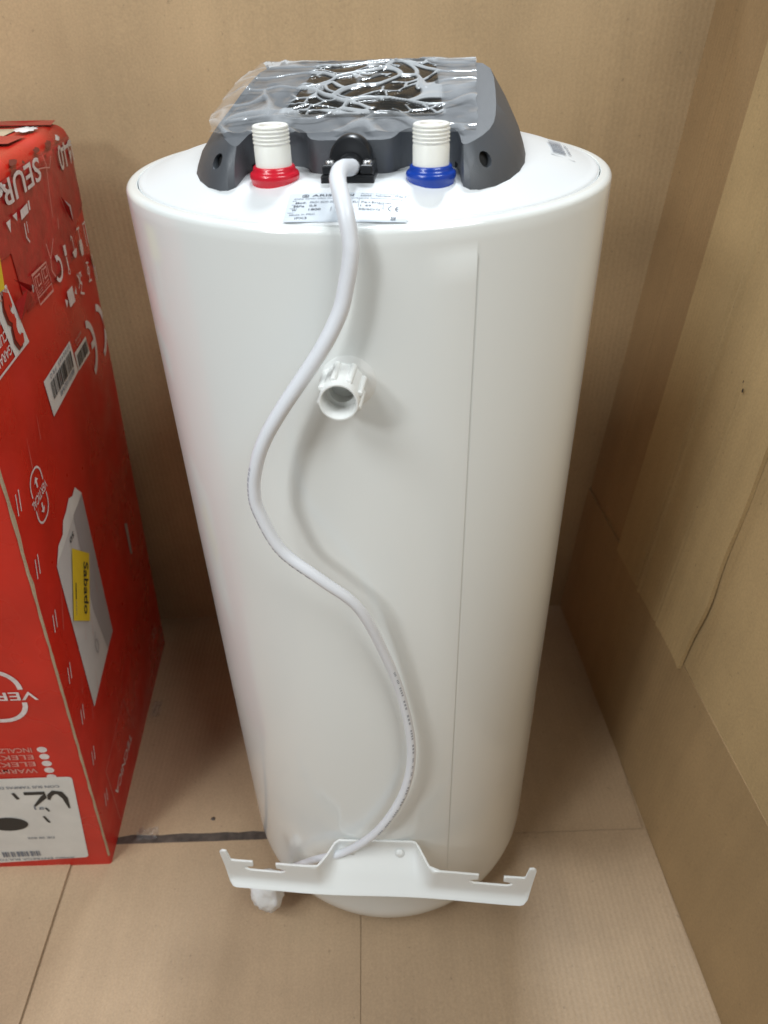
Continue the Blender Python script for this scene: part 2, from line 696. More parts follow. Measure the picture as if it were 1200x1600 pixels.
def lt(s, u, v, w, h, ink='ink'):
    Flat().text(s, (X0+u*LW, Y0+v*LH), (w*LW, 0), (0, h*LH)).build('lettering', M_disc, .0005, ink, lab)


lg = Flat()
u0_, v0_ = X0+.14*LW, Y0+.885*LH
lg.stroke([(u0_-.0017, v0_-.0013), (u0_-.0017, v0_+.0007), (u0_, v0_+.0016), (u0_+.0017, v0_+.0007), (u0_+.0017, v0_-.0013)], .0005, True)
lg.stroke([(u0_-.0006, v0_-.0010), (u0_-.0003, v0_+.0003), (u0_+.0003, v0_+.0003), (u0_+.0006, v0_-.0010)], .0004)
lg.build('printed_emblem', M_disc, .0005, 'ink', lab)
lt('ARISTON', .195, .845, .35, .085)
lt('Ariston Thermo S.p.A.', .60, .93, .32, .04, 'ink_soft')
lt('60044 - Fabriano - ITALY', .60, .85, .38, .055, 'ink')
lt('Cold water inlet must have a pressure limitation device', .05, .745, .90, .060, 'ink_soft')
lt('Mod.', .07, .62, .09, .06)
lt('PRO1 ECO 50 V SLIM', .19, .62, .30, .06, 'ink_soft')
lt('EU', .545, .62, .04, .06)
lt('Fe+Enamel', .615, .615, .24, .06)
lt('MPa', .06, .51, .09, .06)
lt('0,8', .19, .51, .06, .065)
lt('l  49', .61, .51, .09, .06)
lt('W', .05, .40, .04, .06)
lt('1800', .19, .395, .10, .065)
lt('230V~', .42, .40, .10, .06)
lt('50/60Hz', .60, .40, .18, .06)
lt('Made in PRC', .04, .255, .21, .05, 'ink_soft')
lt('IPX3', .09, .13, .10, .07)
ln = Flat()
for v, a, b in ((.72, .04, .96), (.595, .04, .80), (.485, .03, .80), (.35, .02, .97)):
    ln.stroke([(X0+a*LW, Y0+v*LH), (X0+b*LW, Y0+v*LH)], .00028)
for u, a, b in ((.595, .485, .72), (.375, .36, .485), (.80, .35, .595)):
    ln.stroke([(X0+u*LW, Y0+a*LH), (X0+u*LW, Y0+b*LH)], .00028)
ln.build('ruled_lines', M_disc, .0005, 'ink', lab)


def ce(F_, x, y, r, w, flipx=1, flipy=1):
    """the two letters of the conformity mark, drawn as half rings"""
    F_.stroke([(x+flipx*(-r*math.cos(t)), y+flipy*r*math.sin(t)) for t in [(-75+150*i/16)*PI/180 for i in range(17)]], w)
    x2 = x + flipx*1.75*r
    F_.stroke([(x2+flipx*(-r*math.cos(t)), y+flipy*r*math.sin(t)) for t in [(-75+150*i/16)*PI/180 for i in range(17)]], w)
    F_.stroke([(x2-flipx*r, y), (x2-flipx*r*.2, y)], w)
    return F_


ce(Flat(), X0+.875*LW, Y0+.475*LH, .0023, .0007).build('conformity_mark', M_disc, .0005, 'ink', lab)
bn = Flat()
bx, by = X0+.89*LW, Y0+.17*LH
bn.stroke([(bx-.0012, by+.0014), (bx-.0008, by-.0010), (bx+.0008, by-.0010), (bx+.0012, by+.0014)], .0003, True)
bn.stroke([(bx-.0016, by-.0014), (bx+.0016, by+.0018)], .0003)
bn.stroke([(bx+.0016, by-.0014), (bx-.0016, by+.0018)], .0003)
bn.rect(bx-.0014, by-.0028, bx+.0014, by-.0021)
bn.build('printed_symbol', M_disc, .0005, 'ink', lab)


def barcode(F_, x0, y0, x1, y1, n, horizontal=True, sd=1):
    rnd = random.Random(sd)
    p = 0.0
    ws = []
    while p < n:
        w, g = rnd.choice((1, 1, 2, 3)), rnd.choice((1, 1, 2))
        ws.append((p, min(n, p+w)))
        p += w+g
    for a, b in ws:
        if horizontal:
            F_.rect(x0+(x1-x0)*a/n, y0, x0+(x1-x0)*b/n, y1)
        else:
            F_.rect(x0, y0+(y1-y0)*a/n, x1, y0+(y1-y0)*b/n)
    return F_


# barcode sticker near the rim, printed on clear film
bs = obj('barcode_sticker', [M_disc(x, y, .0003) for x, y in ((.1305, -.028), (.1475, -.030), (.1475, .027), (.1305, .031))], [(0, 1, 2, 3)], 'lid_white', heater)
barcode(Flat(), .1325, -.022, .1420, .024, 60, False, 4).build('barcode', M_disc, .0007, 'ink_soft', bs)
Flat().text('8 003311 027640', (.1462, -.018), (0, .038), (-.0022, 0)).build('lettering', M_disc, .0007, 'ink_soft', bs)

# ---- charcoal cover of the electrics
def zt(y):
    return .8765 + .15*(y+.05)


half_base = [(0, -.1005), (.020, -.1005), (.0245, -.0985), (.0272, -.094), (.0295, -.086), (.034, -.0795), (.041, -.0760), (.049, -.0752),
             (.057, -.0770), (.0632, -.0815), (.0662, -.089), (.0675, -.100), (.0685, -.113), (.0700, -.1195), (.0740, -.1225), (.080, -.1210), (.090, -.1125),
             (.0990, -.099), (.1060, -.083), (.1105, -.064), (.1125, -.040), (.1135, 0), (.1125, .04), (.107, .075), (.095, .102), (.070, .122), (.035, .131), (0, .133)]
half_top = [(0, -.1000), (.020, -.1000), (.0245, -.0980), (.0272, -.0935), (.0295, -.0857), (.034, -.0793), (.041, -.0758), (.049, -.0750),
            (.057, -.0768), (.0632, -.0812), (.0660, -.088), (.0672, -.097), (.0680, -.1060), (.0690, -.1090), (.0715, -.1085), (.0755, -.1030), (.0805, -.0940),
            (.0850, -.083), (.0880, -.070), (.0895, -.055), (.0905, -.030), (.0908, 0), (.0905, .03), (.0885, .055), (.083, .070), (.066, .078), (.035, .081), (0, .082)]
ring_b = half_base + [(-x, y) for x, y in half_base[-2:0:-1]]
ring_t = half_top + [(-x, y) for x, y in half_top[-2:0:-1]]
n = len(ring_b)
V, F = [], []
LEV = [0, .06, .35, .7, 1.0]
for lv in LEV:
    for (bx_, by_), (tx, ty) in zip(ring_b, ring_t):
        k = lv if lv < 1 else 1
        # skirt bows outward a little
        bow = .0035*math.sin(PI*k)
        x, y = bx_+(tx-bx_)*k, by_+(ty-by_)*k
        r = math.hypot(tx-bx_, ty-by_)
        if r > .006:
            x += bow*(bx_-tx)/r
            y += bow*(by_-ty)/r
        zb = zd(math.hypot(bx_, by_)) - .001
        V.append((x, y, zb + (zt(ty)-zb)*k))
m = len(LEV)
for j in range(m-1):
    for i in range(n):
        i2 = (i+1) % n
        F.append((j*n+i, j*n+i2, (j+1)*n+i2, (j+1)*n+i))
F.append(tuple(range(n))[::-1])
F.append(tuple((m-1)*n+i for i in range(n)))
cover = obj('electrics_cover', V, F, 'black', heater)
bm = bmesh.new()
bm.from_mesh(cover.data)
bmesh.ops.recalc_face_normals(bm, faces=bm.faces)
bm.to_mesh(cover.data)
bm.free()
# screw holes through the two feet
cut_o = []
for sx in (-1, 1):
    Vc, Fc = lathe([(.0048, -.03), (.0048, .03)], 24, (sx*.0825, -.1075, .8590), (sx*.55, -.95, .30), True)
    c = obj('cutter', Vc, Fc, 'hole')
    bmc = bmesh.new()
    bmc.from_mesh(c.data)
    bmesh.ops.recalc_face_normals(bmc, faces=bmc.faces)
    # keep the far end shallow so the hole stays blind
    bmc.to_mesh(c.data)
    bmc.free()
    c.parent = heater
    b = cover.modifiers.new('hole', 'BOOLEAN')
    b.object, b.operation, b.solver = c, 'DIFFERENCE', 'EXACT'
    cut_o.append(c)
bpy.context.view_layer.update()
me = bpy.data.meshes.new_from_object(cover.evaluated_get(bpy.context.evaluated_depsgraph_get()))
cover.modifiers.clear()
cover.data = me
for c in cut_o:
    bpy.data.objects.remove(c)
for p in me.polygons:
    p.use_smooth = True
me.set_sharp_from_angle(angle=math.radians(38))
bevel(cover, .0016, 3, 42)
for sx in (-1, 1):   # dark bottom inside each hole
    ax = Vector((sx*.55, -.95, .30)).normalized()
    o_ = Vector((sx*.0825, -.1075, .8590)) - ax*.006
    Vc, Fc = lathe([(.0050, -.001), (.0050, .001)], 20, o_, ax, True)
    obj('screw_hole', Vc, Fc, 'hole', cover)


def M_top(x, y, off):
    return (x, y, zt(y)+off)


# display window, rounded trapezoid
def rounded(pts, r, n=6):
    out = []
    N_ = len(pts)
    for i in range(N_):
        p = Vector(pts[i])
        a = (Vector(pts[i-1])-p).normalized()
        b = (Vector(pts[(i+1) % N_])-p).normalized()
        for k in range(n+1):
            t = k/n
            q = (p+a*r)*(1-t)**2 + p*2*t*(1-t) + (p+b*r)*t*t
            out.append((q.x, q.y))
    return out


WIN = [(-.0515, -.056), (.056, -.056), (.0465, .074), (-.0445, .074)]
pts = rounded(WIN, .012)
V = [M_top(x, y, -.0005) for x, y in pts] + [M_top(x, y, .0007) for x, y in pts]
n = len(pts)
F = [tuple(range(n, 2*n))] + [(i, (i+1) % n, n+(i+1) % n, n+i) for i in range(n)]
obj('display_window', V, F, 'window', cover)


def in_win(x, y, m=0.0):
    """signed depth inside the window outline"""
    t = (y+.056)/.13
    xl, xr = -.0515+.007*t, .056-.0095*t
    return min(x-xl, xr-x, y+.056, .074-y)-m


# ---- crinkled protective film over the cover
def film_z(x, y):
    yy = max(-.106, min(.081, y))
    z = zt(yy)
    xe = -.0885
    if x < xe:
        d = xe-x
        z -= .25*d + 14.0*d*d*(.4+.6*smooth01((.05-y)/.15))
    if x > .09:
        z -= .6*(x-.09)
    if y > .078:
        z -= .02*smooth01((y-.078)/.03)
    return z


def crease(x, y):
    """net of sharp folds, longer across than along"""
    qx, qy = x*34, y*26
    wv = Vector((noise.noise((qx*.7, qy*.7, 1.3)), noise.noise((qx*.7, qy*.7, 7.7)), 0))*.9
    p = Vector((qx*.47+wv.x*.9, qy*.92+wv.y*.9, 0.37))
    dist, _ = noise.voronoi(p)
    e = dist[1]-dist[0]
    a = max(0.0, 1-e/.12)
    p2 = Vector((qx*1.5+wv.y*1.6, qy*1.9+wv.x*1.6, 4.1))
    d2, _ = noise.voronoi(p2)
    b = max(0.0, 1-(d2[1]-d2[0])/.10)
    return a, b


FX0, FX1, FY0, FY1 = -.104, .0775, -.0920, .094
nu, nv = 250, 190
V, loose = [], []
for j in range(nv+1):
    for i in range(nu+1):
        u, v = i/nu, j/nv
        x = FX0+(FX1-FX0)*u
        y = FY0+(FY1-FY0)*v
        # uneven outline
        if v < .05:
            y += (1-v/.05)*.0016*noise.noise((x*40, 0.2, 1))
        if u > .97:
            x += .0015*noise.noise((y*80, 3.2, 1))
        if u < .25:
            x += (.25-u)/.25*(.013*smooth01((-.03-y)/.06) + .012*smooth01((y-.04)/.05) + .004*noise.noise((y*40, 9.2, 1)))
        a, b = crease(x, y)
        iw = in_win(x, y)
        base = film_z(x, y)
        mask = smooth01((iw+.003)/.005)
        soft = noise.noise((x*28, y*28, 2.2))
        fine = noise.noise((x*120, y*60, 5.2))
        ridge_in = max(a, .45*b*(soft > -.15))*(.7+.5*soft)
        lo_in = max(smooth01((max(a, b*.8*(soft > -.15))-.15)/.35), smooth01((noise.noise((x*40+3, y*40, 8.8))-.5)/.1)*.6)
        if noise.noise((x*26, y*20, 11.1)) > .28:
            lo_in *= .35
        hgt = .0010 + mask*(.0028*max(0, ridge_in)+.0003*(1+fine)) + (1-mask)*(.0008+.0005*soft+.0005*fine+.0009*a)
        if x < -.085:
            hgt += .0025*(noise.noise((x*50, y*30, 6.6))+.3)
        V.append((x, y, base+hgt+.0002))
        lo = mask*(.95*lo_in) + (1-mask)*(.17+.12*soft+.10*fine+.35*a)
        loose.append(max(0.0, min(1.0, lo)))
F = [(j*(nu+1)+i, j*(nu+1)+i+1, (j+1)*(nu+1)+i+1, (j+1)*(nu+1)+i) for j in range(nv) for i in range(nu)]
film = obj('protective_film', V, F, 'film', heater, True)
at = film.data.attributes.new('loose', 'FLOAT', 'POINT')
at.data.foreach_set('value', loose)

# ---- water connections
PIPES = ((-.0462, 'red_ring'), (.0500, 'blue_ring'))
for px, ring in PIPES:
    py, pz = -.1120, .8488
    prof = [(.0110, 0), (.0110, .0195), (.0107, .0200), (.0106, .0205)]
    for k in range(4):     # thread turns
        z = .0206+k*.0021
        prof += [(.0106, z), (.0111, z+.0006), (.0112, z+.0012), (.0106, z+.0018)]
    prof += [(.0104, .0290), (.0108, .0294), (.0108, .0304), (.0101, .0310), (.0074, .0310), (.0069, .0305), (.0069, .018)]
    V, F = lathe(prof, 40, (px, py, pz))
    pipe = obj('pipe_cap', V, F, 'pipe_white', heater, True, 50)
    V, F = lathe([(.0072, 0), (.0001, 0)], 24, (px, py, pz+.0275))
    obj('pipe_bore', V, F, 'copper', pipe)
    prof = [(.0108, .0086), (.0120, .0088), (.0127, .0082), (.0130, .0070), (.0134, .0058), (.0144, .0053), (.0151, .0044), (.0153, .0030), (.0151, .0014), (.0146, .0003), (.0146, -.004)]
    V, F = lathe(prof, 48, (px, py, pz), squash=lambda a: 1+.006*math.sin(3*a+px*40))
    obj('sealing_ring', V, F, ring, pipe, True)

# ---- cable clamp in front of the cover
bm = bmesh.new()


def bm_box(bm, x0, x1, y0, y1, z0, z1):
    vs = [bm.verts.new((x, y, z)) for z in (z0, z1) for y in (y0, y1) for x in (x0, x1)]
    for q in ((0, 2, 3, 1), (4, 5, 7, 6), (0, 1, 5, 4), (2, 6, 7, 3), (0, 4, 6, 2), (1, 3, 7, 5)):
        bm.faces.new([vs[i] for i in q])


bm_box(bm, -.0160, .0165, -.1235, -.1003, .8470, .8535)
clamp = bmobj('cable_clamp', bm, 'black2', heater)
bevel(clamp, .0012, 3)
bm = bmesh.new()
bm_box(bm, -.0150, -.0050, -.1225, -.1010, .8536, .8590)
bm_box(bm, .0080, .0160, -.1225, -.1010, .8536, .8590)
bevel(bmobj('clamp_bar', bm, 'black2', clamp), .001, 2)
# half-round strain guard standing behind the clamp
Vg, Fg = lathe([(.0128, -.012), (.0128, -.0012), (.0118, 0), (.0001, 0)], 40, (.0012, -.1125, .8603), (0, -1, 0))
obj('strain_guard', Vg, Fg, 'black2', clamp, True, 40)
Vg, Fg = lathe([(.0080, -.010), (.0080, -.001), (.0072, 0), (.0052, 0), (.0050, -.004)], 32, (.0012, -.1180, .8560), (0, -1, 0))
obj('cable_bush', Vg, Fg, 'black2', clamp, True, 40)
for sx in (-.0105, .0120):
    Vg, Fg = lathe([(.0029, 0), (.0029, .0012), (.0024, .0018), (.0001, .0020)], 20, (sx, -.1170, .8590))
    sc = obj('screw', Vg, Fg, 'steel', clamp, True, 40)
    bm = bmesh.new()
    bm_box(bm, sx-.0020, sx+.0020, -.1174, -.1166, .8608, .8612)
    bm_box(bm, sx-.0004, sx+.0004, -.1190, -.1150, .8609, .8613)
    bmobj('cross_slot', bm, 'hole', sc)

# ---- power cable
cab = [(.0030, -.108, .8560), (.0026, -.121, .8575), (.0005, -.134, .8598), (-.0006, -.147, .8605), (.0000, -.160, .8588), (.0028, -.1715, .8545),
       (.0065, -.1808, .8455), (.0088, -.1850, .8330), (.0086, -.1865, .8235), (.0057, -.1879, .8094), (.0011, -.1900, .7934), (-.0112, -.1937, .7713),
       (-.0373, -.1975, .7347), (-.0510, -.1985, .7121), (-.0585, -.1986, .6927), (-.0621, -.1985, .6749), (-.0608, -.1989, .6568), (-.0484, -.2002, .6249),
       (-.0229, -.2007, .5998), (.0030, -.1960, .5686), (.0203, -.1889, .5143), (.0337, -.1835, .4544), (.0417, -.1835, .3842), (.0340, -.1869, .3212),
       (.0082, -.1905, .2603), (-.0273, -.1868, .2104), (-.0667, -.1800, .1750), (-.100, -.1690, .130), (-.125, -.160, .085)]
path = spline(cab, 8)
V, F, fr = tube(path, lambda t: .0048-.0007*smooth01((t-.35)/.4), 16)
cable = obj('power_cable', V, F, 'cable', heater, True)
# printed marks along the sheath
rnd = random.Random(3)


def cable_print(i0, i1, side, gap):
    V, F = [], []
    i = i0
    while i < i1-1:
        ln_ = rnd.choice((.25, .4, .55))
        k = 0.0
        for step in range(rnd.choice((2, 3, 4))):
            for sgn in (0,):
                f0, f1 = i+k, i+k+ln_*.6
                if f1 >= i1:
                    break
                q = []
                for ff, aa in ((f0, -.2), (f1, -.2), (f1, .2), (f0, .2)):
                    a_ = int(ff)
                    t = ff-a_
                    p = fr[a_][0].lerp(fr[a_+1][0], t)
                    e = fr[a_][1].lerp(fr[a_+1][1], t).normalized()
                    b = fr[a_][2].lerp(fr[a_+1][2], t).normalized()
                    ang = math.atan2(side.dot(b), side.dot(e))
                    q.append(p + (e*math.cos(ang+aa) + b*math.sin(ang+aa))*(fr[a_][3]+.00015))
                F.append(tuple(range(len(V), len(V)+4)))
                V += q
            k += ln_
        i += k+gap
    obj('cable_print', V, F, 'cable_ink', cable)['kind'] = 'stuff'


cable_print(14*8, 18*8, Vector((-.75, -.65, .1)), .5)
cable_print(20*8+3, 24*8, Vector((.45, -.8, .4)), .6)
# plug end bundled in white foam
pc = Vector((-.134, -.157, .056))
V, F = [], []
bm = bmesh.new()
bmesh.ops.create_icosphere(bm, subdivisions=4, radius=1)
ax = Vector((-.016, -.004, -.040))
for v in bm.verts:
    p = v.co.copy()
    d = 1 + .22*noise.noise(p*1.6) + .10*noise.noise(p*4.5)
    q = Vector((p.x*.021*d, p.y*.019*d, p.z*.034*d))
    q.x += -.25*q.z*-1*.4
    v.co = pc + q
bmobj('plug_wrap', bm, 'plug', cable, True)

# ---- wall spacer knob low on the front (upper in this pose)
sz, sx0 = .7435, -.0005
ysurf = -math.sqrt(RT**2-.0001)
V, F = lathe([(.0001, -.0012), (.0178, -.0012), (.0182, -.0004), (.0180, .0006), (.0168, .0012), (.0001, .0013)], 48, (sx0+.0025, ysurf+.0005, sz+.0005), (0, -1, 0))
for k, p in enumerate(V):     # the flange follows the casing
    V[k] = Vector((p.x, p.y + (math.sqrt(RT**2-(sx0+.0025)**2) - math.sqrt(max(0, RT**2-p.x**2))), p.z))
sp = obj('spacer_flange', V, F, 'spacer', heater, True, 40)
prof = [(.0118, -.002), (.0112, .004), (.0107, .026), (.0104, .0268), (.0096, .0268), (.0092, .026), (.0092, .012), (.0070, .0115), (.0068, .004), (.0001, .004)]
V, F = lathe([(r*1.14, h*1.04) for r, h in prof], 48, (sx0, ysurf, sz), (0, -1, 0))
tubeo = obj('spacer_tube', V, F, 'spacer', sp, True, 40)
for k in range(8):
    a = 2*PI*k/8+.25
    bm = bmesh.new()
    bmesh.ops.create_cone(bm, cap_ends=True, segments=10, radius1=.0025, radius2=.0019, depth=.022)
    mt = Matrix.Translation((sx0+.0127*math.cos(a), ysurf-.0115, sz+.0127*math.sin(a))) @ Matrix.Rotation(PI/2, 4, 'X')
    bmesh.ops.transform(bm, matrix=mt, verts=bm.verts)
    bevel(bmobj('rib', bm, 'spacer', sp, True, 40), .0006, 2)

# ---- hanging bracket
def bracket():
    yb = -.2045
    zb, ztp = .1700, .2140
    # outline in (x, z), clockwise from bottom left
    L_ = -.1535
    R_ = .1640
    def slot(c, s):
        # opening, then wider undercut; from outer side to inner side for s=-1 (left)
        return [(c-.0125, ztp), (c-.0125, ztp-.0080), (c-.021, ztp-.0100), (c-.022, ztp-.0130), (c-.017, ztp-.0165), (c+.017, ztp-.0165), (c+.022, ztp-.0130), (c+.021, ztp-.0100), (c+.0125, ztp-.0080), (c+.0125, ztp)]
    out = [(L_+.006, zb+.001), (L_+.002, zb+.006), (L_, zb+.03), (L_-.002, ztp+.016), (L_+.001, ztp+.0185), (L_+.005, ztp+.0175), (L_+.0075, ztp+.001), (L_+.010, ztp)]
    out += slot(-.1105, -1)
    out += [(-.066, ztp), (-.054, ztp+.0002), (-.0465, ztp+.0005), (-.0425, ztp+.0018), (-.0390, ztp+.0040), (-.0350, ztp+.0047), (.0415, ztp+.0047), (.0455, ztp+.0040), (.049, ztp+.0018), (.053, ztp+.0005), (.060, ztp+.0002), (.072, ztp)]
    out += slot(.1230, 1)
    out += [(R_-.010, ztp), (R_-.0075, ztp+.001), (R_-.005, ztp+.0175), (R_-.001, ztp+.0185), (R_+.002, ztp+.016), (R_, zb+.03), (R_-.002, zb+.006), (R_-.006, zb+.001), (R_-.010, zb)]
    out += [(L_+.010, zb)]
    pts = [Vector(p) for p in out]
    n = len(pts)
    x = L_-.004
    grid = []
    while x < R_+.004:
        z = zb
        while z < ztp+.02:
            grid.append(Vector((x, z)))
            z += .0033
        x += .0037
    vs, es, fs, *_ = delaunay_2d_cdt(pts+grid, [], [list(range(n))[::-1]], 1, 1e-6)
    def pos(x, z):
        w = 1-smooth01((abs(x-.0045)-.039)/.022)
        lift = smooth01((z-(zb+.004))/.036)
        y = yb + .0272*w*lift
        # rolled lip at the lower edge
        t = max(0.0, 1-(z-zb)/.015)
        y -= .0075*t*t
        # wings bowed a hair
        y += .0012*math.sin(x*30)
        zz = z + .036*(x-.004) + .003*t*t
        return (x, y, zz)
    return [pos(v.x, v.y) for v in vs], [tuple(f) for f in fs]


V, F = bracket()
used = sorted({i for f in F for i in f})
mp = {a: b for b, a in enumerate(used)}
V = [V[i] for i in used]
F = [tuple(mp[i] for i in f) for f in F]
br = obj('hanging_bracket', V, F, 'bracket', heater, True)
s = br.modifiers.new('sheet', 'SOLIDIFY')
s.thickness, s.offset = .0021, 0
bevel(br, .0007, 2, 60)
for x in (-.021, .029):
    Vw, Fw = lathe([(.0045, 0), (.0040, .0008), (.0001, .0012)], 20, (x, -.1815, .2035+.036*x), (0, -1, .55))
    obj('weld_spot', Vw, Fw, 'bracket', br, True)

# ------------------------------------------------------------------ the red carton
HB = .827
BA, BB, BC, BD = Vector((-.374, -.07, 0)), Vector((-.301, -.07, HB)), Vector((-.340, .34, HB)), Vector((-.392, .34, 0))
ORG = Vector((-.60, .14, 0.0032))
box = thing('shipping_carton', 'battered tall red shipping carton printed in white, standing upside down beside the heater', 'carton', ORG)


def face_r(s, t):
    a, b = s/.41, t/HB
    return BA*((1-a)*(1-b)) + BB*((1-a)*b) + BC*(a*b) + BD*(a*(1-b))


NR = (BD-BA).cross(BB-BA).normalized()
if NR.x < 0:
    NR = -NR


def M_r(s, t, off):
    p = face_r(s, t)
    dn = 0.0
    if t > HB-.013:                       # rolls over the crushed top edge
        q = min(1.0, (t-(HB-.013))/.013)
        dn = .013*(1-math.sqrt(1-q*q))
    if s > .406:
        dn += .003*((s-.406)/.004)**2
    return p + NR*(off-dn) - ORG


def M_f(l, z, off):
    xe = BA.x + (BB.x-BA.x)*z/HB
    return Vector((xe-l, -.07-off, z)) - ORG


def M_t(s, l, off):
    """top: s from the front edge backward, l to the left of the right edge"""
    p = face_r(s, HB)
    return Vector((p.x-l-.004, p.y, HB+off+.0030*abs(noise.noise((s*14, l*16, 2.0))))) - ORG


RTOP = .013


def carton_body():
    """stacked rounded rings, so the racked sides stay true; crushed round top edge"""
    W = .40
    lv = [(HB-RTOP)*i/40 for i in range(41)] + [HB-RTOP+RTOP*math.sin(PI/2*i/6) for i in range(1, 7)]
    V, F = [], []
    n = 0
    for z in lv:
        b = z/HB
        q = max(0.0, (z-(HB-RTOP))/RTOP)
        ins = RTOP*(1-math.sqrt(max(0, 1-q*q)))
        fr_, bk = BA.lerp(BB, b), BD.lerp(BC, b)
        cs = [Vector((fr_.x-ins, fr_.y+ins)), Vector((bk.x-ins, bk.y-ins)), Vector((bk.x-W+ins, bk.y-ins)), Vector((fr_.x-W+ins, fr_.y+ins))]
        ring = []
        for k in range(4):
            p = cs[k]
            a = (cs[k-1]-p).normalized()
            c = (cs[(k+1) % 4]-p).normalized()
            rr_ = .004
            for t in (0, .25, .5, .75, 1):
                ring.append((p+a*rr_)*(1-t)**2 + p*2*t*(1-t) + (p+c*rr_)*t*t)
        n = len(ring)
        cz = smooth01((z-(HB-.03))/.03)
        V += [Vector((p.x+.003*cz*noise.noise((p.y*16, 1.5, 0)), p.y, z))-ORG for p in ring]
    m = len(lv)
    for j in range(m-1):
        for i in range(n):
            F.append((j*n+i, j*n+(i+1) % n, (j+1)*n+(i+1) % n, (j+1)*n+i))
    F.append(tuple(range(n))[::-1])
    F.append(tuple((m-1)*n+i for i in range(n)))
    return V, F


V, F = carton_body()
body = obj('carton_body', V, F, 'red', box, True, 35)

E_ = .0007
# tape over the top of the right side
tp = [(-.004, .815), (.41, .815), (.411, .735), (.372, .730), (.350, .716), (.345, .698), (.236, .701), (.230, .711), (.214, .700), (.148, .703), (.140, .760), (.0, .765)]


def clip_grid(poly, nx, ny):
    pts = [Vector(p) for p in poly]
    xs = [p.x for p in pts]
    ys = [p.y for p in pts]
    g = [Vector((min(xs)+(max(xs)-min(xs))*(i+.37)/nx, min(ys)+(max(ys)-min(ys))*(j+.41)/ny)) for i in range(nx) for j in range(ny)]
    vs, es, fs, *_ = delaunay_2d_cdt(pts+g, [], [list(range(len(pts)))], 1, 1e-6)
    used = sorted({i for f in fs for i in f})
    mp_ = {a: b for b, a in enumerate(used)}
    F_ = Flat()
    F_.v = [tuple(vs[i]) for i in used]
    F_.f = [tuple(mp_[i] for i in f) for f in fs]
    return F_


ft = clip_grid([(a, b) for a, b in tp][::-1], 50, 24)
tape = obj('parcel_tape', [M_r(x, y, E_ + .0012*max(0, noise.noise((x*60, y*60, 1.0)))) for x, y in ft.v], ft.f, 'tape', box, True)


def UD(F_):
    return F_


def rtext(s, s0, t0, w, h, m='print', off=.0012, slant=0.0, par=None):
    """upside-down print on the right side: reads toward the front edge, top toward the floor"""
    return Flat().text(s, (s0, t0), (-w, slant), (0, -h)).build('lettering', M_r, off, m, par or box)


TO = .0026
rtext('SEUR', .268, .8165, .125, .021, 'print', TO, par=tape)
rtext('10', .372, .813, .030, .025, 'print', TO, par=tape)
rtext('14', .404, .806, .018, .018, 'print', TO, par=tape)
fr_ = Flat()
fr_.poly([(.183, .786), (.206, .787), (.205, .779), (.181, .778)]).poly([(.209, .788), (.2135, .788), (.212, .780), (.208, .780)])
fr_.poly([(.160, .787), (.172, .787), (.169, .780)]).poly([(.140, .786), (.152, .786), (.146, .776)])
fr_.stroke([(.186, .774), (.184, .762), (.190, .756)], .0022)
fr_.stroke([(.193, .774), (.1915, .764)], .0014)
fr_.build('printed_scraps', M_r, TO, 'print', tape)
cr = Flat()
for ptsn, w in (([(.262, .806), (.285, .803), (.300, .800), (.312, .809)], .0011), ([(.283, .818), (.290, .805), (.281, .780), (.276, .757)], .0011), ([(.292, .752), (.288, .742)], .0012),
                ([(.235, .742), (.240, .725), (.236, .715), (.244, .706)], .0016), ([(.240, .725), (.262, .740)], .0013)):
    cr.stroke(ptsn, w)
cr.build('tape_crease', M_r, TO+.0003, 'print_dim', tape)
# lifted crumpled tape tips
for pts3, mt in (([(.322, .768, .002), (.333, .754, .006), (.352, .732, .002), (.336, .748, .001)], 'tape'), ([(.330, .762, .003), (.337, .755, .0065), (.349, .736, .003), (.339, .748, .003)], 'print'),
                 ([(.128, .741, .002), (.150, .728, .010), (.178, .718, .002), (.155, .720, .005)], 'tape'), ([(.118, .723, .002), (.135, .730, .010), (.150, .716, .007), (.120, .706, .003)], 'tape'),
                 ([(.146, .731, .0105), (.149, .729, .0108), (.153, .721, .0085), (.150, .722, .0085)], 'print')):
    obj('tape_tip', [M_r(*p) for p in pts3], [(0, 1, 3), (1, 2, 3)], mt, tape)

rr = random.Random(21)
for k in range(16):
    s_ = rr.choice((rr.uniform(.30, .405), rr.uniform(.10, .25), rr.uniform(.02, .40)))
    t_ = rr.uniform(.806, .825)
    w_, h_ = rr.uniform(.003, .012), rr.uniform(.001, .003)
    pg = [(s_+w_*math.cos(a)*(1+.6*noise.noise((a*3, k, 0))), t_-h_*math.sin(a)*(1+.6*noise.noise((a*3, k, 5)))) for a in [2*PI*i/14 for i in range(14)]]
    Flat().poly([(a, min(b, HB-.0003)) for a, b in pg]).build('scuff_mark', M_r, TO-.0006, 'scuff' if k % 3 else 'dark_red', tape)
# warning box of two symbols
wb = Flat()
wb.stroke([(.175, .729), (.224, .727), (.228, .697), (.180, .699)], .0016, True)
wb.stroke([(.1775, .706), (.2265, .7045)], .0010)
for c in (.190, .213):
    wb.stroke([(c-.009, .713), (c-.009, .725), (c-.004, .725)], .0016)
    wb.stroke([(c-.003, .715), (c+.007, .715), (c+.007, .724), (c-.003, .724)], .0014, True)
wb.build('printed_symbol', M_r, TO, 'print_dim', box)
for k in range(4):
    rtext(('handle with care', 'two persons lift', 'keep upright', 'max stack')[k], .222 if k < 2 else .198, .7115-.0026*(k % 2), .018, .0018, 'print_dim', TO)
